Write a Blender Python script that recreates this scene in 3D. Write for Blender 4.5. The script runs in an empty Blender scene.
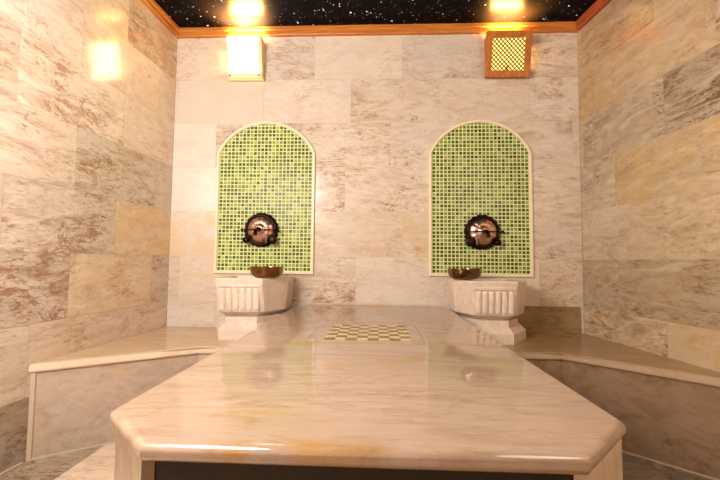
import bpy, bmesh, math, random
from mathutils import Vector, Matrix, noise as mnoise
random.seed(7)
S = bpy.context.scene
COL = S.collection
PI = math.pi

# ------------------------------------------------------------------ place
XL, XR = -1.401, 1.347            # back wall corners (back wall in the plane y = 0)
AL, AR = 0.0574, 0.1189           # splay of the side walls
ZT = 2.40                         # underside of the wooden cornice
ZC = 2.458                        # ceiling
YB = -3.5                         # rear wall behind the viewer
TH, TW = 0.305, 0.595             # wall tile
BENCH, PLAT = 0.40, 0.56
CAM_F, CAM_YAW, CAM_PITCH, CAM_ROLL = 374.9, -0.0411, 0.0565, 0.0099
CAM = Vector((0, -2.4967, 0.85))

# ------------------------------------------------------------------ helpers
def link(name, me, mat=None, parent=None):
    o = bpy.data.objects.new(name, me)
    COL.objects.link(o)
    if mat is not None:
        for m in (mat if isinstance(mat, (list, tuple)) else [mat]):
            me.materials.append(m)
    if parent is not None:
        o.parent = parent
        o.matrix_parent_inverse = Matrix.Translation(-parent.location)
    return o

def obj(name, bm, mat=None, parent=None, smooth=None):
    bmesh.ops.recalc_face_normals(bm, faces=bm.faces[:])
    me = bpy.data.meshes.new(name)
    bm.to_mesh(me)
    bm.free()
    if smooth is not None:
        for p in me.polygons:
            p.use_smooth = True
        me.set_sharp_from_angle(angle=math.radians(smooth))
    return link(name, me, mat, parent)

def thing(name, label, cat, loc, group=None):
    o = bpy.data.objects.new(name, None)
    o.empty_display_size = 0.05
    COL.objects.link(o)
    o.location = loc
    o['label'] = label
    o['category'] = cat
    if group:
        o['group'] = group
    return o

def tag(o, label, cat, group=None):
    o['label'] = label
    o['category'] = cat
    if group:
        o['group'] = group
    return o

def box(bm, x0, x1, y0, y1, z0, z1, bevel=0, mi=0, seg=2):
    vs = [bm.verts.new((x, y, z)) for x in (x0, x1) for y in (y0, y1) for z in (z0, z1)]
    f = [(0, 1, 3, 2), (4, 6, 7, 5), (0, 4, 5, 1), (2, 3, 7, 6), (0, 2, 6, 4), (1, 5, 7, 3)]
    fs = [bm.faces.new([vs[i] for i in q]) for q in f]
    for q in fs:
        q.material_index = mi
    if bevel:
        es = list({e for q in fs for e in q.edges})
        r = bmesh.ops.bevel(bm, geom=es, offset=bevel, segments=seg, profile=0.5, affect='EDGES')
        for q in r['faces']:
            q.material_index = mi
    return bm

def prism(bm, pts, z0, z1, bevel_top=0, bevel_bot=0, seg=4, skip=()):
    """vertical prism; pts counter-clockwise; skip = indices of sides whose edges stay sharp"""
    n = len(pts)
    lo = [bm.verts.new((p[0], p[1], z0)) for p in pts]
    hi = [bm.verts.new((p[0], p[1], z1)) for p in pts]
    bm.faces.new(list(reversed(lo)))
    bm.faces.new(hi)
    te, be = [], []
    for i in range(n):
        j = (i + 1) % n
        bm.faces.new((lo[i], lo[j], hi[j], hi[i]))
    for i in range(n):
        if i in skip:
            continue
        j = (i + 1) % n
        te.append(bm.edges.get((hi[i], hi[j])))
        be.append(bm.edges.get((lo[i], lo[j])))
    if bevel_top:
        bmesh.ops.bevel(bm, geom=te, offset=bevel_top, segments=seg, profile=0.5, affect='EDGES')
    if bevel_bot:
        be = [e for e in be if e.is_valid]
        bmesh.ops.bevel(bm, geom=be, offset=bevel_bot, segments=seg, profile=0.5, affect='EDGES')
    return bm

def lathe(bm, prof, M=None, n=48, rad=None, close=False):
    """prof = [(r, h)] about local z; rad(angle, r, h) -> (r, h) modulates"""
    M = M or Matrix.Identity(4)
    rings = []
    for r, h in prof:
        if r < 1e-6:
            rings.append([bm.verts.new(M @ Vector((0, 0, h)))])
            continue
        ring = []
        for i in range(n):
            a = 2 * PI * i / n
            rr, hh = rad(a, r, h) if rad else (r, h)
            ring.append(bm.verts.new(M @ Vector((rr * math.cos(a), rr * math.sin(a), hh))))
        rings.append(ring)
    for A, B in zip(rings[:-1], rings[1:]):
        for i in range(n):
            j = (i + 1) % n
            if len(A) == 1 and len(B) == 1:
                continue
            if len(A) == 1:
                bm.faces.new((A[0], B[i], B[j]))
            elif len(B) == 1:
                bm.faces.new((A[i], A[j], B[0]))
            else:
                bm.faces.new((A[i], A[j], B[j], B[i]))
    return bm

def tube(bm, pts, radii, n=14, caps=True):
    pts = [Vector(p) for p in pts]
    if not isinstance(radii, (list, tuple)):
        radii = [radii] * len(pts)
    rings = []
    ref = None
    for i, p in enumerate(pts):
        t = (pts[min(i + 1, len(pts) - 1)] - pts[max(i - 1, 0)]).normalized()
        if ref is None:
            ref = Vector((0, 0, 1)) if abs(t.z) < 0.9 else Vector((1, 0, 0))
        u = (ref - t * ref.dot(t)).normalized()
        ref = u
        v = t.cross(u)
        rings.append([bm.verts.new(p + (u * math.cos(2 * PI * k / n) + v * math.sin(2 * PI * k / n)) * radii[i]) for k in range(n)])
    for A, B in zip(rings[:-1], rings[1:]):
        for k in range(n):
            j = (k + 1) % n
            bm.faces.new((A[k], A[j], B[j], B[k]))
    if caps:
        bm.faces.new(list(reversed(rings[0])))
        bm.faces.new(rings[-1])
    return bm

def ball(bm, c, r, sub=2, sc=(1, 1, 1)):
    M = Matrix.Translation(c) @ Matrix.Diagonal((sc[0], sc[1], sc[2], 1))
    bmesh.ops.create_icosphere(bm, subdivisions=sub, radius=r, matrix=M)
    return bm

# ------------------------------------------------------------------ materials
class NT:
    def __init__(s, name):
        s.m = bpy.data.materials.new(name)
        s.m.use_nodes = True
        s.t = s.m.node_tree
        s.t.nodes.clear()
        s.out = s.t.nodes.new('ShaderNodeOutputMaterial')

    def n(s, typ, **kw):
        nd = s.t.nodes.new(typ)
        for k, v in kw.items():
            setattr(nd, k, v)
        return nd

    def l(s, a, b):
        s.t.links.new(a, b)

    def setin(s, sock, v):
        if isinstance(v, bpy.types.NodeSocket):
            s.l(v, sock)
        else:
            sock.default_value = v

    def math(s, op, a, b=None, c=None, clamp=False):
        nd = s.n('ShaderNodeMath', operation=op)
        nd.use_clamp = clamp
        s.setin(nd.inputs[0], a)
        if b is not None:
            s.setin(nd.inputs[1], b)
        if c is not None:
            s.setin(nd.inputs[2], c)
        return nd.outputs[0]

    def ramp(s, v, a, b, lo=0.0, hi=1.0):
        nd = s.n('ShaderNodeMapRange', interpolation_type='SMOOTHSTEP')
        s.setin(nd.inputs[0], v)
        for i, x in enumerate((a, b, lo, hi)):
            s.setin(nd.inputs[i + 1], x)
        return nd.outputs[0]

    def mix(s, f, a, b, blend='MIX'):
        nd = s.n('ShaderNodeMix', data_type='RGBA', blend_type=blend)
        s.setin(nd.inputs[0], f)
        s.setin(nd.inputs[6], a if isinstance(a, bpy.types.NodeSocket) else (*a, 1))
        s.setin(nd.inputs[7], b if isinstance(b, bpy.types.NodeSocket) else (*b, 1))
        return nd.outputs[2]

    def map(s, v, loc=(0, 0, 0), rot=(0, 0, 0), sc=(1, 1, 1)):
        nd = s.n('ShaderNodeMapping')
        s.l(v, nd.inputs[0])
        nd.inputs[1].default_value = loc
        nd.inputs[2].default_value = rot
        nd.inputs[3].default_value = sc
        return nd.outputs[0]

    def noise(s, v, scale, detail=6, rough=0.55, dist=0.0):
        nd = s.n('ShaderNodeTexNoise')
        s.l(v, nd.inputs['Vector'])
        nd.inputs['Scale'].default_value = scale
        nd.inputs['Detail'].default_value = detail
        nd.inputs['Roughness'].default_value = rough
        nd.inputs['Distortion'].default_value = dist
        return nd.outputs[0]

    def attr(s, name):
        return s.n('ShaderNodeAttribute', attribute_name=name)

    def finish(s, color, rough=0.4, metal=0.0, spec=0.5, bump=None, bstr=0.1, bdist=0.002, emit=None, estr=1.0, coat=0.0):
        b = s.n('ShaderNodeBsdfPrincipled')
        s.setin(b.inputs['Base Color'], color if isinstance(color, bpy.types.NodeSocket) else (*color, 1))
        s.setin(b.inputs['Roughness'], rough)
        b.inputs['Metallic'].default_value = metal
        b.inputs['Specular IOR Level'].default_value = spec
        b.inputs['Coat Weight'].default_value = coat
        b.inputs['Coat Roughness'].default_value = 0.08
        if emit is not None:
            s.setin(b.inputs['Emission Color'], emit if isinstance(emit, bpy.types.NodeSocket) else (*emit, 1))
            s.setin(b.inputs['Emission Strength'], estr)
        if bump is not None:
            bp = s.n('ShaderNodeBump')
            bp.inputs['Strength'].default_value = bstr
            bp.inputs['Distance'].default_value = bdist
            s.l(bump, bp.inputs['Height'])
            s.l(bp.outputs[0], b.inputs['Normal'])
        s.l(b.outputs[0], s.out.inputs[0])
        return s.m

def ridge(t, v, width):
    """thin dark vein where a noise crosses one half"""
    return t.ramp(t.math('ABSOLUTE', t.math('SUBTRACT', v, 0.5)), 0.0, width, 1.0, 0.0)

def tile_marble(name, base, vein, yellow, rough=0.2, vein_gain=1.0, streak=0.5):
    """veined marble tile: reads per-tile colour tone (value, yellow, veins) and a per-tile shifted coordinate"""
    t = NT(name)
    co = t.attr('tco').outputs['Vector']
    tone = t.n('ShaderNodeSeparateColor')
    t.l(t.attr('tone').outputs['Color'], tone.inputs[0])
    val, yel, vn = tone.outputs[0], tone.outputs[1], tone.outputs[2]
    big = t.noise(co, 3.2, 5, 0.6, 0.6)
    mid = t.noise(t.map(co, rot=(0, 0, streak * 0.8), sc=(1.0, 3.0, 1)), 4.5, 9, 0.68, 1.0)
    fine = t.noise(t.map(co, rot=(0, 0, streak), sc=(1.0, 3.2, 1)), 24.0, 7, 0.72, 0.7)
    v1 = ridge(t, t.noise(t.map(co, rot=(0, 0, 0.6), sc=(1, 2.0, 1)), 3.0, 7, 0.62, 2.0), 0.035)
    v2 = ridge(t, t.noise(t.map(co, loc=(3, 5, 1), rot=(0, 0, 0.9), sc=(1, 2.4, 1)), 7.5, 6, 0.6, 1.5), 0.05)
    white = ridge(t, t.noise(t.map(co, loc=(9, 2, 4), rot=(0, 0, -0.5), sc=(0.6, 1.8, 1)), 2.2, 3, 0.5, 0.8), 0.022)
    patch = t.ramp(big, 0.42, 0.66)
    veins = t.math('MULTIPLY', t.math('ADD', t.math('MULTIPLY', v1, 0.45), t.math('MULTIPLY', v2, 0.28)), t.math('ADD', t.math('MULTIPLY', patch, 0.9), 0.15))
    mott = t.math('MULTIPLY', t.ramp(mid, 0.40, 0.74), 0.55)
    speck = t.math('MULTIPLY', t.ramp(fine, 0.50, 0.68), t.math('ADD', t.math('MULTIPLY', patch, 0.55), 0.34))
    dark = t.math('MULTIPLY', t.math('ADD', t.math('ADD', veins, mott), speck), t.math('MULTIPLY', vn, vein_gain), clamp=True)
    c = t.mix(t.math('MULTIPLY', t.ramp(big, 0.35, 0.65), 0.35), base, tuple(min(1, x * 1.13) for x in base))
    ymask = t.math('MULTIPLY', yel, t.ramp(t.noise(co, 5.0, 5, 0.6, 1.0), 0.28, 0.62), clamp=True)
    c = t.mix(ymask, c, yellow)
    c = t.mix(dark, c, vein)
    c = t.mix(t.math('MULTIPLY', white, t.math('MULTIPLY', vn, 0.22), clamp=True), c, (0.83, 0.74, 0.66))
    m = t.n('ShaderNodeMix', data_type='RGBA', blend_type='MULTIPLY')
    m.inputs[0].default_value = 1
    t.l(c, m.inputs[6])
    cc = t.n('ShaderNodeCombineColor')
    for i in range(3):
        t.l(val, cc.inputs[i])
    t.l(cc.outputs[0], m.inputs[7])
    r = t.math('ADD', t.math('MULTIPLY', mid, 0.12), rough - 0.05)
    return t.finish(m.outputs[2], r, 0, 0.5, bump=big, bstr=0.12, bdist=0.004)

def slab_marble(name, base, vein, yellow, rough=0.15, amt=1.0, spots=0.5, rot=0.12, sc=(0.7, 3.2, 1.5), spec=0.5):
    """polished marble for solid pieces, in object space, veins drawn out along x"""
    t = NT(name)
    co = t.n('ShaderNodeTexCoord').outputs['Object']
    st = t.map(co, rot=(0.2, 0.1, rot), sc=sc)
    big = t.noise(st, 2.2, 6, 0.6, 0.8)
    mid = t.noise(st, 6.0, 8, 0.65, 1.2)
    fine = t.noise(st, 22.0, 4, 0.65, 0.5)
    v1 = ridge(t, t.noise(st, 2.6, 6, 0.6, 1.8), 0.028)
    v2 = ridge(t, t.noise(t.map(st, loc=(4, 1, 7)), 6.5, 6, 0.6, 1.2), 0.05)
    patch = t.ramp(big, 0.45, 0.68)
    d = t.math('ADD', t.math('MULTIPLY', v1, 0.22), t.math('MULTIPLY', v2, t.math('MULTIPLY', patch, 0.32)))
    d = t.math('ADD', d, t.math('MULTIPLY', t.ramp(mid, 0.42, 0.75), 0.55))
    d = t.math('ADD', d, t.math('MULTIPLY', t.ramp(fine, 0.55, 0.75), 0.14))
    d = t.math('MULTIPLY', d, amt, clamp=True)
    c = t.mix(t.ramp(big, 0.3, 0.7), base, tuple(min(1, x * 1.12) for x in base))
    ym = t.math('MULTIPLY', t.ramp(t.noise(t.map(co, loc=(2, 3, 1), sc=(1, 1.8, 1)), 4.2, 5, 0.6, 0.6), 0.56, 0.72), spots)
    c = t.mix(ym, c, yellow)
    c = t.mix(d, c, vein)
    r = t.math('ADD', t.math('MULTIPLY', mid, 0.10), rough - 0.05)
    return t.finish(c, r, 0, spec, bump=big, bstr=0.02, bdist=0.003)

def plain(name, col, rough=0.5, metal=0, spec=0.5, var=0.12, scale=30, bstr=0.05):
    t = NT(name)
    co = t.n('ShaderNodeTexCoord').outputs['Object']
    n = t.noise(co, scale, 4, 0.6)
    c = t.mix(n, tuple(x * (1 - var) for x in col), tuple(min(1, x * (1 + var)) for x in col))
    return t.finish(c, rough, metal, spec, bump=n, bstr=bstr, bdist=0.002)

def wood(name, a, b, rot=(0, 0, 0), sc=(2, 30, 30)):
    t = NT(name)
    co = t.n('ShaderNodeTexCoord').outputs['Object']
    st = t.map(co, rot=rot, sc=sc)
    n = t.noise(st, 1.6, 6, 0.6, 0.8)
    f = t.noise(st, 6.0, 3, 0.6)
    c = t.mix(t.ramp(n, 0.3, 0.7), a, b)
    c = t.mix(t.math('MULTIPLY', t.ramp(f, 0.55, 0.7), 0.35), c, tuple(x * 0.55 for x in a))
    return t.finish(c, 0.38, 0, 0.4, bump=f, bstr=0.08)

def lamp_mat(name, col, s):
    t = NT(name)
    e = t.n('ShaderNodeEmission')
    e.inputs[0].default_value = (*col, 1)
    e.inputs[1].default_value = s
    t.l(e.outputs[0], t.out.inputs[0])
    return t.m

M_BACK = tile_marble('back_wall_marble', (0.665, 0.575, 0.495), (0.36, 0.19, 0.09), (0.66, 0.43, 0.17), 0.20, 0.95, 1.2)
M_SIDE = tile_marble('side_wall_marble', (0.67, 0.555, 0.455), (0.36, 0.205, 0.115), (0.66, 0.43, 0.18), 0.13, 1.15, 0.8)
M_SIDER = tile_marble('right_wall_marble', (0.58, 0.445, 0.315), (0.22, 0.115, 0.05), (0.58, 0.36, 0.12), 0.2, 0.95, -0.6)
M_FLOOR = tile_marble('floor_marble', (0.60, 0.45, 0.33), (0.22, 0.125, 0.065), (0.5, 0.33, 0.15), 0.22, 1.0)
M_REAR = tile_marble('rear_wall_marble', (0.26, 0.18, 0.12), (0.12, 0.07, 0.04), (0.3, 0.18, 0.07), 0.25)
M_GROUT = plain('tile_grout', (0.56, 0.44, 0.33), 0.8)
M_SLAB = slab_marble('platform_marble', (0.35, 0.25, 0.182), (0.20, 0.10, 0.05), (0.36, 0.19, 0.035), 0.07, 0.75, 0.7)
M_PBASE = slab_marble('shaded_base_marble', (0.27, 0.19, 0.13), (0.15, 0.09, 0.05), (0.5, 0.33, 0.15), 0.25, 0.7, 0.3, sc=(2, 2, 1))  # base marble darkened: shade on the left corner panel put into its colour
M_PBASE2 = slab_marble('lit_base_marble', (0.55, 0.42, 0.31), (0.3, 0.19, 0.12), (0.5, 0.33, 0.15), 0.25, 0.7, 0.3, sc=(2, 2, 1))  # same stone lightened to carry the light on the right corner panel
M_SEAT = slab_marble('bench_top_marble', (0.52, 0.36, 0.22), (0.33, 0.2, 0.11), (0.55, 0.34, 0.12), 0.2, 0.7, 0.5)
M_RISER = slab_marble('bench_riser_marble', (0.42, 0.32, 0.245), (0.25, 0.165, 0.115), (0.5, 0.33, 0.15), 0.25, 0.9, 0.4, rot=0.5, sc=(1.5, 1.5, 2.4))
M_RISER2 = slab_marble('shaded_bench_riser_marble', (0.27, 0.17, 0.105), (0.10, 0.053, 0.024), (0.25, 0.145, 0.05), 0.25, 0.9, 0.5, rot=0.5, sc=(1.5, 1.5, 2.4))  # riser marble darkened to hold the platform's shade on the right bench
M_SEAT2 = slab_marble('shaded_bench_top_marble', (0.31, 0.19, 0.09), (0.15, 0.08, 0.03), (0.36, 0.19, 0.04), 0.2, 0.8, 0.6)  # bench top marble with the right bench's shade in its colour
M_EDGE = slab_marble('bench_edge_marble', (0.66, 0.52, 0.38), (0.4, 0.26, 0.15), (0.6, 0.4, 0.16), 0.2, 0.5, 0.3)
M_EDGE2 = slab_marble('shaded_bench_edge_marble', (0.46, 0.325, 0.21), (0.28, 0.17, 0.09), (0.42, 0.26, 0.1), 0.2, 0.5, 0.3)  # bench edge marble, darkened copy for the shaded right bench
M_BASIN = slab_marble('basin_marble', (0.68, 0.55, 0.45), (0.36, 0.22, 0.13), (0.58, 0.40, 0.2), 0.3, 0.6, 0.3, sc=(3, 3, 2))
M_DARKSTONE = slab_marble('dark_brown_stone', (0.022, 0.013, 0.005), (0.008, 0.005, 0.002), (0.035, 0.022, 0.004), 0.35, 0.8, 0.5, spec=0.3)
M_BEAD = plain('pale_grout_bead', (0.50, 0.37, 0.26), 0.6)
M_LINE = plain('slab_joint_filler', (0.30, 0.19, 0.11), 0.6)
M_WOOD = wood('orange_stained_wood', (0.42, 0.125, 0.022), (0.60, 0.22, 0.04))
M_WOODV = wood('lamp_frame_wood', (0.36, 0.10, 0.018), (0.52, 0.18, 0.03), sc=(30, 30, 2))
M_LATT = wood('dark_lattice_wood', (0.13, 0.045, 0.008), (0.2, 0.075, 0.014), sc=(20, 20, 20))
M_CREAM = plain('cream_lamp_frame', (0.80, 0.66, 0.33), 0.4)
M_SCREW = plain('dark_screw_metal', (0.12, 0.08, 0.05), 0.35, 0.9)
M_MGROUT = plain('pale_mosaic_grout', (0.76, 0.71, 0.40), 0.7)
M_CREAMTRIM = plain('cream_niche_moulding', (0.78, 0.68, 0.48), 0.35)
M_BRONZE = plain('dark_bronze', (0.028, 0.014, 0.010), 0.35, 1.0, 0.5, 0.4, 40, 0.25)
M_COPPER = plain('polished_copper', (0.60, 0.37, 0.28), 0.30, 1.0, 0.5, 0.15, 60, 0.2)
M_STEEL = plain('worn_steel', (0.6, 0.5, 0.45), 0.2, 1.0)
M_BOWL1 = plain('copper_bowl_metal', (0.27, 0.145, 0.055), 0.22, 1.0, 0.5, 0.25, 50, 0.25)
M_BOWL2 = plain('brown_brass_bowl_metal', (0.20, 0.12, 0.055), 0.24, 1.0, 0.5, 0.3, 50, 0.25)
M_GOLD = plain('gold_brown_inlay', (0.16, 0.08, 0.006), 0.3, 0, 0.5, 0.25, 60)
M_PALE = plain('cream_inlay', (0.56, 0.42, 0.22), 0.25, 0, 0.5, 0.08, 60)
M_DIFF_L = lamp_mat('bright_diffuser', (1.0, 0.82, 0.42), 15.0)
M_DIFF_R = lamp_mat('amber_diffuser', (1.0, 0.68, 0.17), 1.5)
M_BULB = lamp_mat('bulb_glow', (1.0, 0.66, 0.24), 220.0)

# glazed mosaic chips: each chip has a tone of its own
t = NT('glazed_green_mosaic')
a = t.attr('tone').outputs['Color']
co = t.n('ShaderNodeTexCoord').outputs['Object']
nn = t.noise(co, 140, 2)
c = t.mix(t.math('MULTIPLY', nn, 0.4), a, (0.05, 0.09, 0.01))
M_MOSAIC = t.finish(c, 0.20, 0, 0.09, bump=nn, bstr=0.1, bdist=0.001)

# night-sky ceiling: glossy black sheet with pin-point star lights
t = NT('starry_night_ceiling')
co = t.n('ShaderNodeTexCoord').outputs['Object']
neb = t.noise(co, 1.7, 6, 0.6, 0.5)
col = t.mix(t.ramp(neb, 0.45, 0.75), (0.0055, 0.0030, 0.0025), (0.006, 0.005, 0.012))
em = None
for sc, th, gain in ((13, 0.10, 1.0), (30, 0.16, 0.34), (55, 0.20, 0.12)):
    v = t.n('ShaderNodeTexVoronoi')
    t.l(co, v.inputs['Vector'])
    v.inputs['Scale'].default_value = sc
    sep = t.n('ShaderNodeSeparateColor')
    t.l(v.outputs['Color'], sep.inputs[0])
    pick = t.math('POWER', sep.outputs[0], 3.0)
    star = t.math('MULTIPLY', t.ramp(v.outputs['Distance'], 0.0, th, 1.0, 0.0), t.math('MULTIPLY', pick, gain * 9))
    star = t.math('MULTIPLY', star, t.ramp(neb, 0.3, 0.6, 0.35, 1.0))
    em = star if em is None else t.math('ADD', em, star)
ecol = t.mix(t.ramp(neb, 0.5, 0.7), (1.0, 0.86, 0.72), (0.62, 0.68, 1.0))
M_CEIL = t.finish(col, 0.30, 0, 0.03, emit=ecol, estr=em)

# ------------------------------------------------------------------ tiled walls and floor
def tiled(name, P0, d, up, nrm, s0, s1, z0, z1, th, tw, shifts, zref, mat, over=None, jitter=0.10, ybias=0.1, vbase=0.7, gap=0.0016, rnd=1):
    """a wall: backing slab plus one marble tile per cell. s along d, z along up, tiles face nrm.
    shifts[row] = s of one vertical joint; over = [(s, z, (value, yellow, vein))]"""
    R = random.Random(rnd)
    bm = bmesh.new()
    tco = bm.loops.layers.float_vector.new('tco')
    tone = bm.loops.layers.float_color.new('tone')
    P0, d, up, nrm = map(Vector, (P0, d, up, nrm))
    def P(s, z, h):
        return P0 + d * s + up * z + nrm * h
    def quad(ps, mi, tn=(1, 0, 0), off=(0, 0, 0), st=None):
        f = bm.faces.new([bm.verts.new(p) for p in ps])
        f.material_index = mi
        for i, lp in enumerate(f.loops):
            a, b = st[i] if st else (0, 0)
            lp[tco] = Vector((a + off[0], b + off[1], off[2]))
            lp[tone] = (*tn, 1)
        return f
    # backing
    c = [(s0, z0), (s1, z0), (s1, z1), (s0, z1)]
    quad([P(a, b, -0.0015) for a, b in c], 1)
    quad([P(a, b, -0.05) for a, b in reversed(c)], 1)
    for i in range(4):
        a, b = c[i], c[(i + 1) % 4]
        quad([P(*a, -0.05), P(*b, -0.05), P(*b, -0.0015), P(*a, -0.0015)], 1)
    nrow0 = math.floor((zref - z1) / th + 1e-6)
    nrow1 = math.ceil((zref - z0) / th - 1e-6)
    for k in range(nrow0, nrow1):
        zt, zb = min(zref - k * th, z1), max(zref - (k + 1) * th, z0)
        if zt - zb < 0.004:
            continue
        sh = shifts[k % len(shifts)]
        i0 = math.floor((s0 - sh) / tw)
        i1 = math.ceil((s1 - sh) / tw)
        for i in range(i0, i1):
            a, b = max(sh + i * tw, s0), min(sh + (i + 1) * tw, s1)
            tn = (1 + R.uniform(-jitter, jitter * 0.6), max(0, R.gauss(ybias, 0.18)), max(0.15, R.gauss(vbase, 0.3)))
            off = [R.uniform(-30, 30) for _ in range(3)]
            if b - a < 0.004:
                continue
            for (os_, oz, ot) in over or []:
                if a <= os_ < b and zb <= oz < zt:
                    tn = ot
            g = gap / 2
            q = [(a + g, zb + g), (b - g, zb + g), (b - g, zt - g), (a + g, zt - g)]
            quad([P(*x, 0) for x in q], 0, tn, off, q)
            for j in range(4):
                x, y = q[j], q[(j + 1) % 4]
                quad([P(*x, -0.0015), P(*y, -0.0015), P(*y, 0), P(*x, 0)], 0, tn, off, [x, y, y, x])
    me = bpy.data.meshes.new(name)
    bm.to_mesh(me)
    bm.free()
    o = link(name, me, [mat, M_GROUT])
    o['kind'] = 'structure'
    return o

dL = Vector((-math.sin(AL), -math.cos(AL), 0))
dR = Vector((math.sin(AR), -math.cos(AR), 0))
nL = Vector((math.cos(AL), -math.sin(AL), 0))
nR = Vector((-math.cos(AR), -math.sin(AR), 0))
LL, LR = -YB / math.cos(AL), -YB / math.cos(AR)
def lw(s, off=0.0):
    p = Vector((XL, 0, 0)) + dL * s + nL * off
    return (p.x, p.y)
def rw(s, off=0.0):
    p = Vector((XR, 0, 0)) + dR * s + nR * off
    return (p.x, p.y)

tiled('wall_back', (0, 0, 0), (1, 0, 0), (0, 0, 1), (0, -1, 0), XL, XR, 0, ZC, TH, 0.6,
      [0.172, 0.424, 0.100, 0.392, 0.180, 0.470, 0.130, 0.4], ZT, M_BACK,
      [(-1.25, 0.98, (1.02, 0.55, 0.3)), (-1.25, 0.7, (1.0, 0.35, 0.35)), (-1.25, 1.25, (1.08, 0, 0.3)), (-1.25, 1.6, (1.06, 0.05, 0.3)),
       (-0.3, 1.0, (0.98, 0.3, 0.7)), (0.2, 1.0, (0.97, 0.55, 0.5)), (-0.3, 0.7, (0.98, 0.1, 1.3)), (0.1, 0.7, (1.0, 0.05, 0.5)),  # veins strengthened low down to stand for shade beside the left basin
       (-0.1, 1.25, (1.02, 0.1, 0.9)), (-0.2, 1.6, (1.02, 0.15, 0.9)), (-0.6, 2.25, (0.98, 0, 1.0)), (0.0, 2.25, (1.05, 0.15, 0.4)), (0.5, 2.25, (0.96, 0, 0.9)),
       (0.1, 1.95, (1.0, 0.2, 1.0)), (-0.4, 1.95, (1.04, 0.15, 0.5)), (1.2, 1.7, (0.95, 0.1, 1.1)),
       (1.2, 0.7, (0.95, 0.35, 0.9)), (1.2, 0.48, (0.48, 1.6, 1.3)), (1.2, 1.0, (0.93, 0.15, 1.0))],  # low dark tile: its own brown plus the right basin's shade
      jitter=0.06, ybias=0.12, vbase=0.6, rnd=3)
tiled('wall_left', (XL, 0, 0), dL, (0, 0, 1), nL, 0, LL, 0, ZC, TH, TW,
      [0.47, 0.176, 0.471, 0.176, 0.50, 0.18, 0.36, 0.5], ZT, M_SIDE,
      [(0.3, 1.02, (1.11, 0.75, 0.55)), (0.95, 0.75, (0.94, 0.0, 1.7)), (0.45, 0.75, (1.11, 0.4, 0.7)), (0.85, 1.02, (1.01, 0.0, 1.4)),
       (0.2, 2.3, (0.94, 0.55, 1.0)), (0.3, 2.3, (0.94, 0.6, 1.1)), (0.7, 2.3, (1.17, 0.3, 0.8)), (0.08, 2.0, (1.11, 0.2, 0.8)), (0.4, 2.0, (1.15, 0.25, 0.6)),  # top-row yellow includes the left lamp's light, put into the tile colour
       (0.85, 1.65, (1.21, 0.05, 1.2)), (0.85, 1.95, (1.23, 0, 0.7)), (0.4, 1.3, (0.99, 0.0, 1.3)), (0.9, 1.3, (1.11, 0.05, 1.0)), (0.3, 1.6, (1.17, 0.1, 0.6)),
       (0.7, 0.5, (1.05, 0.15, 0.8)), (0.2, 0.45, (1.08, 0.25, 0.8)), (1.2, 0.5, (1.03, 0.1, 0.9)), (1.2, 0.15, (0.6, 0.5, 1.4)), (0.95, 0.15, (0.6, 0.5, 1.4))],
      jitter=0.08, ybias=0.2, vbase=0.8, rnd=5)
tiled('wall_right', (XR, 0, 0), dR, (0, 0, 1), nR, 0, LR, 0, ZC, TH, TW,
      [0.586, 0.294, 0.628, 0.296, 0.603, 0.30, 0.60, 0.3], ZT, M_SIDER,
      [(0.8, 1.65, (0.72, 0.0, 1.8)), (0.4, 1.65, (0.82, 0.05, 1.0)), (0.15, 1.95, (0.88, 0.65, 0.6)), (0.6, 1.95, (0.90, 0.35, 0.6)), (0.5, 1.35, (0.92, 0.55, 0.7)),
       (0.3, 2.3, (0.82, 0.4, 0.9)), (0.9, 2.3, (0.92, 0.2, 0.6)), (0.15, 1.35, (0.85, 0.1, 0.9)), (1.0, 1.35, (0.95, 0.45, 0.7)),
       (0.3, 1.02, (0.92, 0.15, 0.7)), (0.9, 1.02, (0.95, 0.2, 0.6)), (0.45, 0.72, (0.76, 0.35, 1.2)), (1.0, 0.72, (0.76, 0.1, 1.3)), (0.15, 0.72, (0.76, 0.2, 0.9))],
      jitter=0.08, ybias=0.25, vbase=0.8, rnd=11)
xl_b, xr_b = lw(LL)[0], rw(LR)[0]
tiled('wall_rear', (0, YB, 0), (1, 0, 0), (0, 0, 1), (0, 1, 0), xl_b, xr_b, 0, ZC, TH, TW, [0.0, 0.3], ZT, M_REAR, rnd=21)
tiled('floor', (0, 0, 0), (1, 0, 0), (0, -1, 0), (0, 0, 1), xl_b, xr_b, 0, -YB, 0.61, 0.6, [-1.228, -1.228], 3.66, M_FLOOR,
      [(-1.4, z, (0.6, 0.4, 1.4)) for z in (0.3, 0.9, 1.3, 1.6, 2.2)] + [(-1.0, z, (1.1, 0, 0.6)) for z in (0.3, 0.9, 1.3, 1.6, 2.2)]
      + [(1.1, z, (0.42, 0.7, 1.3)) for z in (0.3, 0.9, 1.3, 1.6, 2.2)] + [(1.4, z, (0.4, 0.7, 1.3)) for z in (0.3, 0.9, 1.3, 1.6, 2.2)], rnd=8)  # right-hand tiles: darker stone with shade added into the tone

bm = bmesh.new()
prism(bm, [(XL - 0.05, 0.06), (xl_b - 0.05, YB - 0.06), (xr_b + 0.05, YB - 0.06), (XR + 0.05, 0.06)], ZC, ZC + 0.05)
o = obj('ceiling', bm, M_CEIL)
o['kind'] = 'structure'

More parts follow.
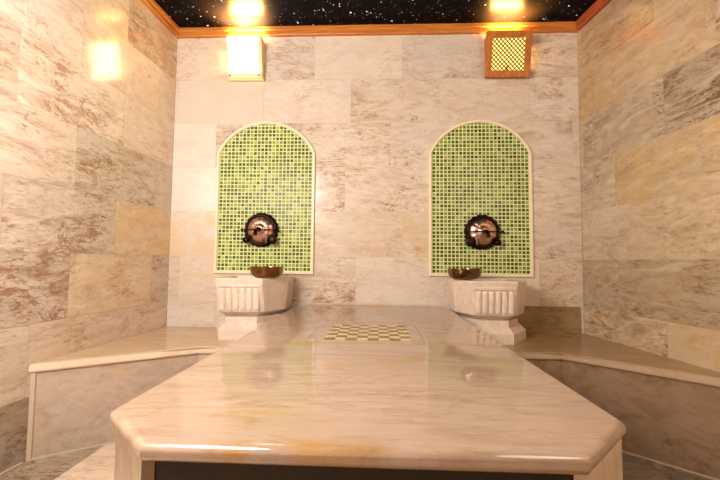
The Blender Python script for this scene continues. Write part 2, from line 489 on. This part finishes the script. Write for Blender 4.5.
# wooden cornice strips
def cornice(name, A, B, n, mat):
    A, B, n = Vector((*A, 0)), Vector((*B, 0)), Vector(n)
    prof = [(0.0, 0), (0.022, 0), (0.026, 0.006), (0.026, 0.030), (0.032, 0.036), (0.032, 0.0578), (0.0, 0.0578)]
    bm = bmesh.new()
    ra = [bm.verts.new(A + n * a + Vector((0, 0, ZT + b))) for a, b in prof]
    rb = [bm.verts.new(B + n * a + Vector((0, 0, ZT + b))) for a, b in prof]
    k = len(prof)
    for i in range(k):
        bm.faces.new((ra[i], ra[(i + 1) % k], rb[(i + 1) % k], rb[i]))
    bm.faces.new(ra)
    bm.faces.new(list(reversed(rb)))
    o = obj(name, bm, mat)
    o['kind'] = 'structure'
cornice('trim_1', (XL, 0), (XR, 0), (0, -1, 0), M_WOOD)
M_WOOD2 = wood('orange_stained_wood_lengthwise', (0.42, 0.125, 0.022), (0.60, 0.22, 0.04), sc=(30, 2, 30))
M_WOOD3 = wood('red_stained_wood', (0.30, 0.06, 0.02), (0.42, 0.10, 0.03), sc=(30, 2, 30))
cornice('trim_2', lw(0.03), lw(LL - 0.01), nL, M_WOOD2)
cornice('trim_3', rw(0.03), rw(LR - 0.01), nR, M_WOOD3)

# ------------------------------------------------------------------ mosaic arches
def clip(poly, inside, inter):
    out = []
    for i in range(len(poly)):
        a, b = poly[i], poly[(i + 1) % len(poly)]
        ia, ib = inside(a), inside(b)
        if ia:
            out.append(a)
        if ia != ib:
            out.append(inter(a, b))
    return out

def mosaic(x0, x1, z0, zs, zt, label, seed, tint):
    R = random.Random(seed)
    cx, hw = (x0 + x1) / 2, (x1 - x0) / 2
    rise = zt - zs
    rad = (hw * hw + rise * rise) / (2 * rise)
    cz = zt - rad
    def outline(ins, n=40):
        h, r = hw - ins, rad - ins
        zz = cz + math.sqrt(max(r * r - h * h, 0))
        a0 = math.atan2(zz - cz, h)
        pts = [(cx - h, z0 + ins), (cx + h, z0 + ins)]
        for i in range(n + 1):
            a = a0 + (PI - 2 * a0) * i / n
            pts.append((cx + r * math.cos(a), cz + r * math.sin(a)))
        return pts
    T = thing('mosaic_panel', label, 'mosaic', (cx, 0, z0))
    FW = 0.020
    # moulding frame
    bm = bmesh.new()
    rings = []
    for ins, dep in ((0.0, 0.0), (0.0, 0.012), (0.004, 0.017), (FW - 0.004, 0.017), (FW, 0.012), (FW, 0.0)):
        rings.append([bm.verts.new((x, -dep, z)) for x, z in outline(ins)])
    for A, B in zip(rings, rings[1:] + rings[:1]):
        for i in range(len(A)):
            j = (i + 1) % len(A)
            bm.faces.new((A[i], A[j], B[j], B[i]))
    obj('arched_frame', bm, M_CREAMTRIM, T)
    # grout bed
    bm = bmesh.new()
    pts = outline(FW - 0.002)
    f0 = [bm.verts.new((x, -0.0005, z)) for x, z in pts]
    f1 = [bm.verts.new((x, -0.006, z)) for x, z in pts]
    bm.faces.new(f0)
    bm.faces.new(list(reversed(f1)))
    for i in range(len(pts)):
        j = (i + 1) % len(pts)
        bm.faces.new((f0[i], f0[j], f1[j], f1[i]))
    obj('grout_bed', bm, M_MGROUT, T)
    # chips
    ins = FW + 0.001
    h, r = hw - ins, rad - ins
    nx = 25
    p = 2 * h / nx
    g = p * 0.14
    bm = bmesh.new()
    tone = bm.loops.layers.float_color.new('tone')
    pal_d = [(0.080, 0.135, 0.004), (0.10, 0.16, 0.006), (0.062, 0.105, 0.005), (0.13, 0.19, 0.010)]
    pal_l = [(0.36, 0.43, 0.045), (0.28, 0.35, 0.028), (0.43, 0.48, 0.09), (0.23, 0.29, 0.016)]
    j = 0
    while z0 + ins + j * p < zt:
        for i in range(nx):
            a, b = cx - h + i * p + g, cx - h + (i + 1) * p - g
            c_, d_ = z0 + ins + j * p + g, z0 + ins + (j + 1) * p - g
            poly = [(a, c_), (b, c_), (b, d_), (a, d_)]
            def ins_(q):
                return q[1] < cz or (q[0] - cx) ** 2 + (q[1] - cz) ** 2 < r * r
            def it(u, v):
                lo, hi = 0.0, 1.0
                iu = ins_(u)
                for _ in range(18):
                    m = (lo + hi) / 2
                    q = (u[0] + (v[0] - u[0]) * m, u[1] + (v[1] - u[1]) * m)
                    if ins_(q) == iu:
                        lo = m
                    else:
                        hi = m
                return (u[0] + (v[0] - u[0]) * lo, u[1] + (v[1] - u[1]) * lo)
            poly = clip(poly, ins_, it)
            if len(poly) < 3:
                continue
            ar = abs(sum(poly[k][0] * poly[(k + 1) % len(poly)][1] - poly[(k + 1) % len(poly)][0] * poly[k][1] for k in range(len(poly)))) / 2
            if ar < 1.5e-5:
                continue
            base = R.choice(pal_d) if R.random() < 0.52 else R.choice(pal_l)
            k = R.uniform(0.8, 1.2)
            colr = tuple(x * k * q for x, q in zip(base, tint))
            tx, tz = R.uniform(-0.035, 0.035), R.uniform(-0.035, 0.035)
            mx, mz = (a + b) / 2, (c_ + d_) / 2
            lo = [bm.verts.new((x, -0.0055, z)) for x, z in poly]
            hi = [bm.verts.new((x, -0.0085 + (x - mx) * tx + (z - mz) * tz, z)) for x, z in poly]
            fs = [bm.faces.new(hi)]
            for q in range(len(poly)):
                w = (q + 1) % len(poly)
                fs.append(bm.faces.new((lo[q], lo[w], hi[w], hi[q])))
            for f in fs:
                for lp in f.loops:
                    lp[tone] = (*colr, 1)
        j += 1
    obj('mosaic_tiles', bm, M_MOSAIC, T)
    return T

mosaic(-1.085, -0.410, 0.758, 1.580, 1.800, 'bright lime-green mosaic arch with cream frame behind the left basin', 4, (0.90, 1.0, 1.1))
mosaic(0.353, 1.029, 0.756, 1.580, 1.802, 'darker green mosaic arch with cream frame behind the right basin', 9, (0.66, 0.80, 1.2))

# ------------------------------------------------------------------ benches
def bench(label, pts, bend_ids, tip, riser_mat):
    """pts counter-clockwise top outline; bend_ids = consecutive points along the open front edge"""
    c = Vector((sum(p[0] for p in pts) / len(pts), sum(p[1] for p in pts) / len(pts), 0))
    T = thing('stone_bench', label, 'bench', c)
    n = len(pts)
    front = [(bend_ids[k], bend_ids[k + 1]) for k in range(len(bend_ids) - 1)]
    skip = [i for i in range(n) if (i, (i + 1) % n) not in front and ((i + 1) % n, i) not in front]
    q = [Vector((*pts[i], 0)) for i in bend_ids]
    m = len(q)
    pre, post = Vector((*pts[(bend_ids[0] - 1) % n], 0)), Vector((*pts[(bend_ids[-1] + 1) % n], 0))
    dirs = [(q[k + 1] - q[k]).normalized() for k in range(m - 1)]
    nrms = []
    for k, d in enumerate(dirs):
        v = Vector((-d.y, d.x, 0))
        nrms.append(v if (c - q[k]).dot(v) > 0 else -v)
    def meet(p, d, o_, e):
        # p + d*t on the line o_ + e*u
        den = d.x * e.y - d.y * e.x
        w_ = o_ - p
        return p + d * ((w_.x * e.y - w_.y * e.x) / den)
    def offs(h):
        out = [meet(q[0] + nrms[0] * h, dirs[0], q[0], pre - q[0])]
        for k in range(1, m - 1):
            out.append(meet(q[k - 1] + nrms[k - 1] * h, dirs[k - 1], q[k] + nrms[k] * h, dirs[k]))
        out.append(meet(q[-1] + nrms[-1] * h, dirs[-1], q[-1], post - q[-1]))
        return out
    EW = 0.020
    pts2 = list(pts)
    for i, v in zip(bend_ids, offs(EW)):
        pts2[i] = (v.x, v.y)
    bm = bmesh.new()
    prism(bm, pts2, BENCH - 0.038, BENCH)
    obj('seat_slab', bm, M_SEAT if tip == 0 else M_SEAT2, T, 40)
    bm = bmesh.new()
    strip_ = [(v.x, v.y) for v in q] + [(v.x, v.y) for v in reversed(offs(EW - 0.0008))]
    prism(bm, strip_, BENCH - 0.038, BENCH, 0.012, 0.014, 4, [i for i in range(len(strip_)) if i >= m - 1])
    obj('front_edge', bm, M_EDGE if tip == 0 else M_EDGE2, T, 40)['label'] = 'paler rounded front edge'
    o0, o1 = offs(0.014), offs(0.034)
    for k in range(m - 1):
        bm = bmesh.new()
        g0, g1 = dirs[k] * 0.0006, dirs[k] * -0.0006
        L = [o0[k] + g0, o0[k + 1] + g1, o1[k + 1] + g1, o1[k] + g0]
        prism(bm, [(v.x, v.y) for v in L], 0.0, BENCH - 0.038)
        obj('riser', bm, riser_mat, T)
    # pale bead along the floor joint, and an upright one where the left riser meets the wall
    k = 0 if tip == 0 else m - 2
    b0, b1 = offs(0.007), offs(0.0138)
    bm = bmesh.new()
    prism(bm, [(v.x, v.y) for v in (b0[k], b0[k + 1], b1[k + 1], b1[k])], 0.0, 0.006)
    obj('grout_bead', bm, M_BEAD, T)
    if tip == 0:
        bm = bmesh.new()
        c0, c1 = offs(0.008)[0], b1[0]
        prism(bm, [(v.x, v.y) for v in (c0, c0 + dirs[0] * 0.016, c1 + dirs[0] * 0.016, c1)], 0.006, BENCH - 0.039)
        obj('corner_bead', bm, M_BEAD, T)
    return T

G = 0.0015
tipL = lw(0.950, G)
tipR = rw(1.035, G)
PXL, PXR = -0.509, 0.464            # platform slab sides
bench('low stone corner bench with pale edge along the left wall',
      [(lw(0, G)[0], -G), tipL, (-0.909, -0.572), (PXL - 0.002, -0.570), (PXL - 0.002, -G)], [1, 2, 3], 0, M_RISER)
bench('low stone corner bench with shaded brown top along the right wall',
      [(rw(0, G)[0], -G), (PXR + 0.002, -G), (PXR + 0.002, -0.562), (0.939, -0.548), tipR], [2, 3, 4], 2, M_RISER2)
# pale grout bead where the left wall meets the floor
bm = bmesh.new()
a, b = Vector((*lw(0.955, 0.0005), 0)), Vector((*lw(LL - 0.02, 0.0005), 0))
prism(bm, [(v.x, v.y) for v in (a, b, b + nL * 0.009, a + nL * 0.009)], 0.0, 0.007)
o = obj('baseboard_left', bm, M_BEAD)
o['kind'] = 'structure'

# ------------------------------------------------------------------ central platform
T = thing('marble_platform', 'large polished marble slab platform with chessboard inlay filling the middle of the room', 'platform', (-0.02, -0.95, 0))
YJ, YF, CH = -1.322, -1.905, 0.142
y_back = -G
ZS = PLAT - 0.030
bm = bmesh.new()
prism(bm, [(PXL, y_back), (PXL, YJ + 0.001), (PXR, YJ + 0.001), (PXR, y_back)], ZS, PLAT, 0.012, 0.012, 4, (1, 3))
obj('top_slab', bm, M_SLAB, T, 40)
bm = bmesh.new()
ch2 = 0.130
prism(bm, [(PXL, YJ - 0.001), (PXL, YF + ch2), (PXL + CH, YF), (PXR - CH, YF), (PXR, YF + ch2 + 0.008), (PXR, YJ - 0.001)], ZS, PLAT, 0.013, 0.011, 5, (5,))
obj('top_slab', bm, M_SLAB, T, 40)
bm = bmesh.new()
box(bm, PXL + 0.006, PXR - 0.006, YJ - 0.0016, YJ + 0.0016, ZS + 0.004, PLAT + 0.0003)
obj('slab_joint', bm, M_LINE, T)
# base: body, two bevelled corner panels, dark front panel
IN = 0.009
bl, br, bf = PXL + IN, PXR - IN, YF + IN
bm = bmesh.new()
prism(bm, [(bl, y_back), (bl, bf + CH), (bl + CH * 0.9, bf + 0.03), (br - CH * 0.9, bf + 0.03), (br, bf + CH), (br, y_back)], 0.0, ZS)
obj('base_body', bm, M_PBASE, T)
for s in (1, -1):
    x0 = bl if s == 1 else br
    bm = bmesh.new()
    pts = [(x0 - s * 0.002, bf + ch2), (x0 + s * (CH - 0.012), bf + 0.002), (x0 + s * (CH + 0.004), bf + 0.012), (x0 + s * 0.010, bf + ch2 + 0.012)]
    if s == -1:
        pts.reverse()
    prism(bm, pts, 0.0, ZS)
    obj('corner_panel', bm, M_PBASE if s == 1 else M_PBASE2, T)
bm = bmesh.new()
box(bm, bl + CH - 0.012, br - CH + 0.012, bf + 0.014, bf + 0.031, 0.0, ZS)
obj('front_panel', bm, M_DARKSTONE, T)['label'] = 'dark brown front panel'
# inlaid border and chessboard
bm = bmesh.new()
bx0, bx1, by0, by1, w = -0.250, 0.182, -1.150, -0.690, 0.0025
for (a0, a1, b0, b1) in ((bx0, bx1, by0, by0 + w), (bx0, bx1, by1 - w, by1), (bx0, bx0 + w, by0, by1), (bx1 - w, bx1, by0, by1)):
    box(bm, a0, a1, b0, b1, PLAT - 0.004, PLAT + 0.0004)
obj('inlay_border', bm, M_LINE, T)
bm = bmesh.new()
cx0, cx1, cy0, cy1 = -0.188, 0.137, -1.100, -0.775
for i in range(8):
    for j in range(8):
        a0, a1 = cx0 + (cx1 - cx0) * i / 8, cx0 + (cx1 - cx0) * (i + 1) / 8
        b0, b1 = cy0 + (cy1 - cy0) * j / 8, cy0 + (cy1 - cy0) * (j + 1) / 8
        mi = 0 if (i + j) % 2 == 0 else 1
        e = 0.0012
        box(bm, a0 + e, a1 - e, b0 + e, b1 - e, PLAT - 0.004, PLAT + 0.0012, 0, mi)
obj('chessboard_inlay', bm, [M_GOLD, M_PALE], T)['label'] = 'gold-brown and cream chessboard inlay'

# ------------------------------------------------------------------ fluted wash basins
def basin(label, bl, wl, fl, fr, wr, br, yl, yr, yf, base):
    """outline: back-left bl, left side to (wl, yl), front from fl to fr at yf, right side (wr, yr), back-right br"""
    ZB, ZTOP = 0.552, 0.745
    T = thing('wash_basin', label, 'basin', ((bl + br) / 2, -0.18, BENCH))
    cx = (bl + br) / 2
    top = [(bl, -G), (wl, yl), (fl, yf), (fl, yf), (fr, yf), (fr, yf), (wr, yr), (br, -G)]
    # corner cut: nothing at the top, a triangle at the foot
    k = 0.028
    dl = Vector((wl - fl, yl - yf)).normalized()
    dr = Vector((wr - fr, yr - yf)).normalized()
    bot = [(bl, -G), (wl, yl), (fl + dl.x * k, yf + dl.y * k), (fl + k, yf), (fr - k * 0.7, yf), (fr + dr.x * k, yf + dr.y * k), (wr, yr), (br, -G)]
    def shr(pts, m):
        o = []
        for x, y in pts:
            sx = (x - cx)
            o.append((cx + sx * (1 - m / 0.22), y * (1 - m / 0.35) if y < -0.01 else y))
        return o
    bm = bmesh.new()
    loops = []
    def ring(pts, z):
        loops.append([bm.verts.new((x, y, z)) for x, y in pts])
    ring(shr(bot, 0.062), 0.522)
    ring(shr(bot, 0.032), ZB - 0.012)
    ring(shr(bot, 0.016), ZB)
    ring(shr(top, 0.003), ZTOP - 0.03)
    ring(top, ZTOP - 0.008)
    ring(shr(top, 0.004), ZTOP)
    ring([(cx + (x - cx) * 0.66, y * 0.76 if y < -0.01 else -0.06) for x, y in top], ZTOP)
    ring([(cx + (x - cx) * 0.62, y * 0.74 if y < -0.01 else -0.065) for x, y in top], ZTOP - 0.02)
    ring([(cx + (x - cx) * 0.40, y * 0.60 if y < -0.01 else -0.10) for x, y in top], ZTOP - 0.13)
    for A, B in zip(loops[:-1], loops[1:]):
        for i in range(8):
            j = (i + 1) % 8
            bm.faces.new((A[i], A[j], B[j], B[i]))
    bm.faces.new(list(reversed(loops[0])))
    bm.faces.new(loops[-1])
    bmesh.ops.remove_doubles(bm, verts=bm.verts[:], dist=1e-5)
    obj('basin_bowl', bm, M_BASIN, T)
    # fluted panel on the front: side stiles, head band, five round flutes
    a, b = fl + k * 0.75, fr - k * 0.55
    def yface(z):
        f = (z - ZB) / (ZTOP - 0.03 - ZB)
        return yf * (1 - 0.016 / 0.35) * (1 - f) + yf * (1 - 0.003 / 0.35) * f
    bm = bmesh.new()
    nf = 6
    W = (b - a) / nf
    z0, z1 = ZB + 0.012, ZTOP - 0.055
    for q in range(nf):
        c0 = a + W * (q + 0.5)
        r = W * 0.46
        rows = []
        NS = 9
        for (z, kx) in [(z0, 1), (z1 - r * 0.8, 1), (z1 - r * 0.35, 0.85), (z1 - r * 0.1, 0.55), (z1, 0.15)]:
            rows.append([bm.verts.new((c0 - r * kx * math.cos(PI * s / (NS - 1)), yface(z) + 0.001 - 0.013 * kx * math.sin(PI * s / (NS - 1)), z)) for s in range(NS)])
        for A, B in zip(rows[:-1], rows[1:]):
            for s in range(NS - 1):
                bm.faces.new((A[s], A[s + 1], B[s + 1], B[s]))
        bm.faces.new(rows[0])
        bm.faces.new(list(reversed(rows[-1])))
    obj('fluted_panel', bm, M_BASIN, T, 50)
    bm = bmesh.new()
    yy = yface(ZTOP - 0.045)
    box(bm, a - 0.004, b + 0.004, yy - 0.007, yy + 0.006, ZTOP - 0.052, ZTOP - 0.034, 0.003)
    obj('head_band', bm, M_BASIN, T)
    # neck and stepped foot
    (gl, gfl, gfr, gr, gyl, gyr, gyf) = base
    foot = [(gl, -G), (gl, gyl), (gfl, gyf), (gfr, gyf), (gr, gyr), (gr, -G)]
    gc = (gl + gr) / 2
    def sh2(m):
        return [(gc + (x - gc) * (1 - m / 0.22), y * (1 - m / 0.38) if y < -0.01 else y) for x, y in foot]
    bm = bmesh.new()
    loops = []
    for m, z in ((0, BENCH), (0, 0.455), (0.006, 0.462), (0.030, 0.486), (0.040, 0.489), (0.040, 0.523)):
        loops.append([bm.verts.new((x, y, z)) for x, y in sh2(m)])
    for A, B in zip(loops[:-1], loops[1:]):
        for i in range(6):
            j = (i + 1) % 6
            bm.faces.new((A[i], A[j], B[j], B[i]))
    bm.faces.new(list(reversed(loops[0])))
    bm.faces.new(loops[-1])
    obj('pedestal_foot', bm, M_BASIN, T)
    return T

basin('fluted white marble wash basin below the bright green arch, left of the platform',
      -0.985, -0.985, -0.925, -0.648, -0.535, -0.535, -0.20, -0.19, -0.352,
      (-0.955, -0.885, -0.660, -0.540, -0.25, -0.22, -0.385))
basin('fluted white marble wash basin below the darker green arch, right of the platform',
      0.470, 0.470, 0.545, 0.800, 0.905, 0.905, -0.19, -0.21, -0.352,
      (0.480, 0.585, 0.765, 0.895, -0.22, -0.21, -0.378))

# ------------------------------------------------------------------ bathing bowls
def bowl(label, loc, R, H, mat, tilt=(0, 0)):
    bm = bmesh.new()
    out = [(0.0, 0.0), (R * 0.50, 0.0), (R * 0.70, H * 0.06), (R * 0.88, H * 0.28), (R * 0.97, H * 0.6), (R * 0.985, H * 0.88), (R, H * 0.96), (R * 1.0, H)]
    inn = [(R * 0.965, H), (R * 0.945, H * 0.88), (R * 0.93, H * 0.6), (R * 0.84, H * 0.32), (R * 0.66, H * 0.11), (R * 0.48, H * 0.06), (R * 0.16, H * 0.06), (R * 0.12, H * 0.16), (0, H * 0.18)]
    def wob(a, r, h):
        return (r * (1 + 0.012 * math.sin(12 * a) * (1 if 0.1 * H < h < 0.9 * H else 0)), h)
    M = Matrix.Rotation(tilt[0], 4, 'X') @ Matrix.Rotation(tilt[1], 4, 'Y')
    lathe(bm, out + inn, M, 56, wob)
    zmin = min(v.co.z for v in bm.verts)
    for v in bm.verts:
        v.co.z -= zmin
    o = obj('bathing_bowl', bm, mat, None, 50)
    o.location = loc
    return tag(o, label, 'bowl')
bowl('copper bathing bowl on the rim of the left basin', (-0.650, -0.262, 0.7455), 0.100, 0.066, M_BOWL1)
bowl('dark brown metal bathing bowl on the rim of the right basin', (0.537, -0.215, 0.7455), 0.100, 0.064, M_BOWL2, (0.0, -0.03))

# ------------------------------------------------------------------ wall taps
def tap(label, cx, cz, flip):
    T = thing('wall_tap', label, 'tap', (cx, -0.009, cz))
    F = Matrix.Translation((cx, -0.009, cz)) @ Matrix.Rotation(PI / 2, 4, 'X')   # local z -> -y, towards the room
    bm = bmesh.new()
    def scal(a, r, h):
        return (r * (1 + (0.028 * math.cos(18 * a) if r > 0.095 else 0)), h)
    lathe(bm, [(0, 0), (0.112, 0), (0.116, 0.006), (0.113, 0.014), (0.104, 0.024), (0.096, 0.026), (0.088, 0.020), (0, 0.020)], F, 108, scal)
    obj('backplate', bm, M_BRONZE, T, 50)
    bm = bmesh.new()
    def flute(a, r, h):
        k = max(0, min(1, (r - 0.03) / 0.03))
        return (r, h + 0.0010 * k * math.cos(14 * a))
    lathe(bm, [(0.091, 0.018), (0.090, 0.026), (0.080, 0.036), (0.064, 0.044), (0.046, 0.049), (0.034, 0.050), (0.030, 0.054), (0.020, 0.058), (0, 0.060)], F, 112, flute)
    obj('rosette', bm, M_COPPER, T, 60)
    # rolled ring around the rosette
    bm = bmesh.new()
    n = 64
    tube_pts = []
    for i in range(n + 1):
        a = 2 * PI * i / n
        tube_pts.append(F @ Vector((0.097 * math.cos(a), 0.097 * math.sin(a), 0.026)))
    tube(bm, tube_pts, 0.0065, 8, False)
    obj('rim_ring', bm, M_BRONZE, T, 60)
    # spout
    bm = bmesh.new()
    pts = [(0, 0, 0.055), (0, -0.001, 0.085), (flip * 0.004, -0.010, 0.108), (flip * 0.006, -0.026, 0.118), (flip * 0.006, -0.044, 0.119)]
    tube(bm, [F @ Vector(p) for p in pts], [0.017, 0.013, 0.012, 0.0125, 0.014], 16)
    obj('spout', bm, M_BRONZE, T, 50)
    # lever with knob ends
    bm = bmesh.new()
    y = -0.002 if flip < 0 else 0.0
    tube(bm, [F @ Vector((-0.120, y, 0.040)), F @ Vector((-0.05, y, 0.066)), F @ Vector((0.05, y, 0.066)), F @ Vector((0.120, y, 0.040))], [0.003, 0.004, 0.004, 0.003], 10)
    lev = obj('lever', bm, M_BRONZE, T, 50)
    for sx in (-0.120, 0.120):
        bm = bmesh.new()
        ball(bm, F @ Vector((sx, y, 0.040)), 0.010)
        obj('lever_knob', bm, M_BRONZE, lev, 50)
    # the two valve knobs low on the plate
    for s in (-1, 1):
        bm = bmesh.new()
        K = F @ Matrix.Translation((s * 0.088, -0.070, 0.0))
        big = (s == -flip)
        r = 0.030 if big else 0.022
        lathe(bm, [(0, 0.0), (0.012, 0.0), (0.012, 0.030), (r * 0.8, 0.034), (r, 0.044), (r * 0.9, 0.056), (r * 0.4, 0.062), (0, 0.063)], K, 40,
              lambda a, q, h: (q * (1 + (0.07 * math.cos(6 * a) if q > 0.015 else 0)), h))
        obj('valve_knob', bm, M_BRONZE, T, 50)
    # small bright handle stem
    bm = bmesh.new()
    tube(bm, [F @ Vector((flip * -0.050, -0.030, 0.052)), F @ Vector((flip * -0.047, -0.088, 0.050))], [0.005, 0.004], 10)
    obj('handle_stem', bm, M_STEEL, T, 50)
    return T
tap('round copper tap with dark scalloped rim on the bright left mosaic', -0.766, 1.053, -1)
tap('round copper tap with dark scalloped rim on the darker right mosaic', 0.700, 1.048, 1)

# ------------------------------------------------------------------ wall lamps
def lamp_box(T, x0, x1, z0, z1, D, slot, wallmat, t_=0.010):
    """open-topped casing: floor, two cheeks, one cheek with a light slot beside the wall"""
    bm = bmesh.new()
    box(bm, x0, x1, -D, -0.001, z0, z0 + t_)
    for side in (-1, 1):
        a, b = (x0, x0 + t_) if side < 0 else (x1 - t_, x1)
        if side == slot:
            zz0, zz1 = z0 + (z1 - z0) * 0.30, z0 + (z1 - z0) * 0.72
            box(bm, a, b, -D, -0.016, zz0, zz1)
            box(bm, a, b, -D, -0.001, z0 + t_, zz0)
            box(bm, a, b, -D, -0.001, zz1, z1)
        else:
            box(bm, a, b, -D, -0.001, z0 + t_, z1)
    obj('casing', bm, wallmat, T)
    cx, cz = (x0 + x1) / 2, z0 + (z1 - z0) * 0.5
    bm = bmesh.new()
    tube(bm, [(cx, -D * 0.5 - 0.002, z0 + 0.025), (cx, -D * 0.5, cz - 0.028)], 0.014, 12)
    h_ = obj('lamp_holder', bm, M_CREAM, T, 50)
    bm = bmesh.new()
    ball(bm, (cx, -D * 0.5, cz), 0.026, 3, (1, 1, 1.25))
    obj('bulb', bm, M_BULB, h_, 60)

def wedge(T, z0, z1, D):
    """lean the face forward: the casing is shallow at its foot and deep at its open top"""
    for ch in T.children_recursive:
        for v in ch.data.vertices:
            t_ = (v.co.z - z0) / (z1 - z0)
            Dz = 0.030 + 0.056 * t_
            y = v.co.y
            if ch.name.split('.')[0] in ('casing',):
                v.co.y = y * Dz / D
            elif ch.name.split('.')[0] not in ('bulb', 'lamp_holder'):
                v.co.y = y + D - Dz

# left: pale glazed face, two screws
x0, x1, z0, z1, D = -1.018, -0.774, 2.080, 2.354, 0.055
T = thing('wall_lamp', 'glaring white wall lamp with plain pale face, above the left arch', 'lamp', (-0.889, 0, z0))
lamp_box(T, x0, x1, z0, z1, D, -1, M_CREAM)
bm = bmesh.new()
box(bm, x0 + 0.012, x1 - 0.026, -D - 0.006, -D, z0 + 0.036, z1 - 0.004)
obj('diffuser', bm, M_DIFF_L, T)
bm = bmesh.new()
box(bm, x0, x0 + 0.014, -D - 0.010, -D, z0 + 0.008, z1, 0.003)
box(bm, x1 - 0.026, x1, -D - 0.010, -D, z0 + 0.008, z1, 0.003)
box(bm, x0, x1, -D - 0.010, -D, z0 + 0.006, z0 + 0.040, 0.003)
cover = obj('cover_frame', bm, M_CREAM, T)
for sx in (x0 + 0.018, x1 - 0.030):
    bm = bmesh.new()
    lathe(bm, [(0, 0), (0.006, 0), (0.005, 0.003), (0, 0.0035)], Matrix.Translation((sx, -D - 0.010, z0 + 0.026)) @ Matrix.Rotation(PI / 2, 4, 'X'), 16)
    obj('screw', bm, M_SCREW, cover)

wedge(T, z0, z1, D)

# right: wooden frame with a fine diagonal lattice
x0, x1, z0, z1, D = 0.716, 1.011, 2.076, 2.360, 0.055
T = thing('wall_lamp', 'wooden wall lamp with amber diagonal lattice face, above the right arch', 'lamp', (0.86, 0, z0))
lamp_box(T, x0 + 0.012, x1 - 0.012, z0 + 0.012, z1, D, 1, M_WOODV)
FWD = 0.042
bm = bmesh.new()
box(bm, x0, x0 + FWD, -D - 0.018, -D, z0, z1, 0.005)
box(bm, x1 - FWD, x1, -D - 0.018, -D, z0, z1, 0.005)
box(bm, x0 + FWD - 0.004, x1 - FWD + 0.004, -D - 0.017, -D, z0, z0 + FWD, 0.005)
box(bm, x0 + FWD - 0.004, x1 - FWD + 0.004, -D - 0.017, -D, z1 - 0.038, z1, 0.005)
obj('face_frame', bm, M_WOODV, T)
lx0, lx1, lz0, lz1 = x0 + FWD, x1 - FWD, z0 + FWD, z1 - 0.038
bm = bmesh.new()
pitch, w = 0.0275, 0.0060
def strip(c, sg, y):
    # line z = sg*x + c clipped to the opening
    pts = []
    xa, xb = lx0, lx1
    for x in (xa, xb):
        pts.append((x, sg * x + c))
    if sg > 0:
        xa2, xb2 = max(xa, (lz0 - c)), min(xb, (lz1 - c))
    else:
        xa2, xb2 = max(xa, (c - lz1)), min(xb, (c - lz0))
    if xb2 - xa2 < 0.004:
        return
    A, B = Vector((xa2, y, sg * xa2 + c)), Vector((xb2, y, sg * xb2 + c))
    d = (B - A).normalized()
    nrm_ = Vector((-d.z, 0, d.x)) * w / 2
    th_ = Vector((0, -0.004, 0))
    vs = [bm.verts.new(v) for v in (A - nrm_, B - nrm_, B + nrm_, A + nrm_, A - nrm_ + th_, B - nrm_ + th_, B + nrm_ + th_, A + nrm_ + th_)]
    for q in ((0, 1, 2, 3), (7, 6, 5, 4), (0, 4, 5, 1), (1, 5, 6, 2), (2, 6, 7, 3), (3, 7, 4, 0)):
        bm.faces.new([vs[i] for i in q])
k = -80
while k < 200:
    strip(lz0 - lx0 + (k - 60) * pitch, 1, -D - 0.004)
    strip(lz0 + lx0 + (k - 60) * pitch, -1, -D - 0.0075)
    k += 1
obj('lattice', bm, M_LATT, T)
bm = bmesh.new()
box(bm, lx0 - 0.004, lx1 + 0.004, -D + 0.004, -D + 0.008, lz0 - 0.004, lz1 + 0.004)
obj('diffuser', bm, M_DIFF_R, T)

wedge(T, z0, z1, D)

# ------------------------------------------------------------------ light
def lamp(name, typ, loc, energy, col, **kw):
    l = bpy.data.lights.new(name, typ)
    l.energy = energy
    l.color = col
    for k, v in kw.items():
        setattr(l, k, v)
    o = bpy.data.objects.new(name, l)
    COL.objects.link(o)
    o.location = loc
    return o
WARM = (1.0, 0.84, 0.64)
pl_ = lw(2.15, 0.40)
pr_ = rw(2.10, 0.36)
lamp('left_wall_light', 'POINT', (pl_[0], pl_[1], 1.62), 108, (1.0, 0.96, 0.90), shadow_soft_size=0.38)
lamp('right_wall_light', 'POINT', (pr_[0], pr_[1], 1.70), 24, WARM, shadow_soft_size=0.34)

for n_, x_ in (('left_lamp_uplight', -0.896), ('right_lamp_uplight', 0.864)):
    o = lamp(n_, 'AREA', (x_, -0.050, 2.335), 34 if x_ < 0 else 17, (1.0, 0.60, 0.14), shape='RECTANGLE', size=0.19, size_y=0.03, spread=math.radians(112))
    o.rotation_euler = Vector((0, -0.62, 1)).to_track_quat('-Z', 'Y').to_euler()

W = bpy.data.worlds.new('World')
S.world = W
W.use_nodes = True
W.node_tree.nodes['Background'].inputs[0].default_value = (0.02, 0.015, 0.01, 1)

# ------------------------------------------------------------------ camera
cy, sy = math.cos(CAM_YAW), math.sin(CAM_YAW)
fw = Vector((sy * math.cos(CAM_PITCH), cy * math.cos(CAM_PITCH), math.sin(CAM_PITCH)))
r = Vector((cy, -sy, 0))
u = r.cross(fw)
r2 = r * math.cos(CAM_ROLL) + u * math.sin(CAM_ROLL)
u2 = u * math.cos(CAM_ROLL) - r * math.sin(CAM_ROLL)
cd = bpy.data.cameras.new('camera')
cd.sensor_width = 36
cd.lens = CAM_F / 720 * 36
cd.clip_start = 0.02
co_ = bpy.data.objects.new('camera', cd)
COL.objects.link(co_)
Mx = Matrix.Identity(4)
for i in range(3):
    Mx[i][0], Mx[i][1], Mx[i][2], Mx[i][3] = r2[i], u2[i], -fw[i], CAM[i]
co_.matrix_world = Mx
S.camera = co_

S.view_settings.view_transform = 'Standard'
S.view_settings.look = 'None'
S.view_settings.gamma = 1
S.view_settings.use_curve_mapping = False
S.view_settings.exposure = 0.77
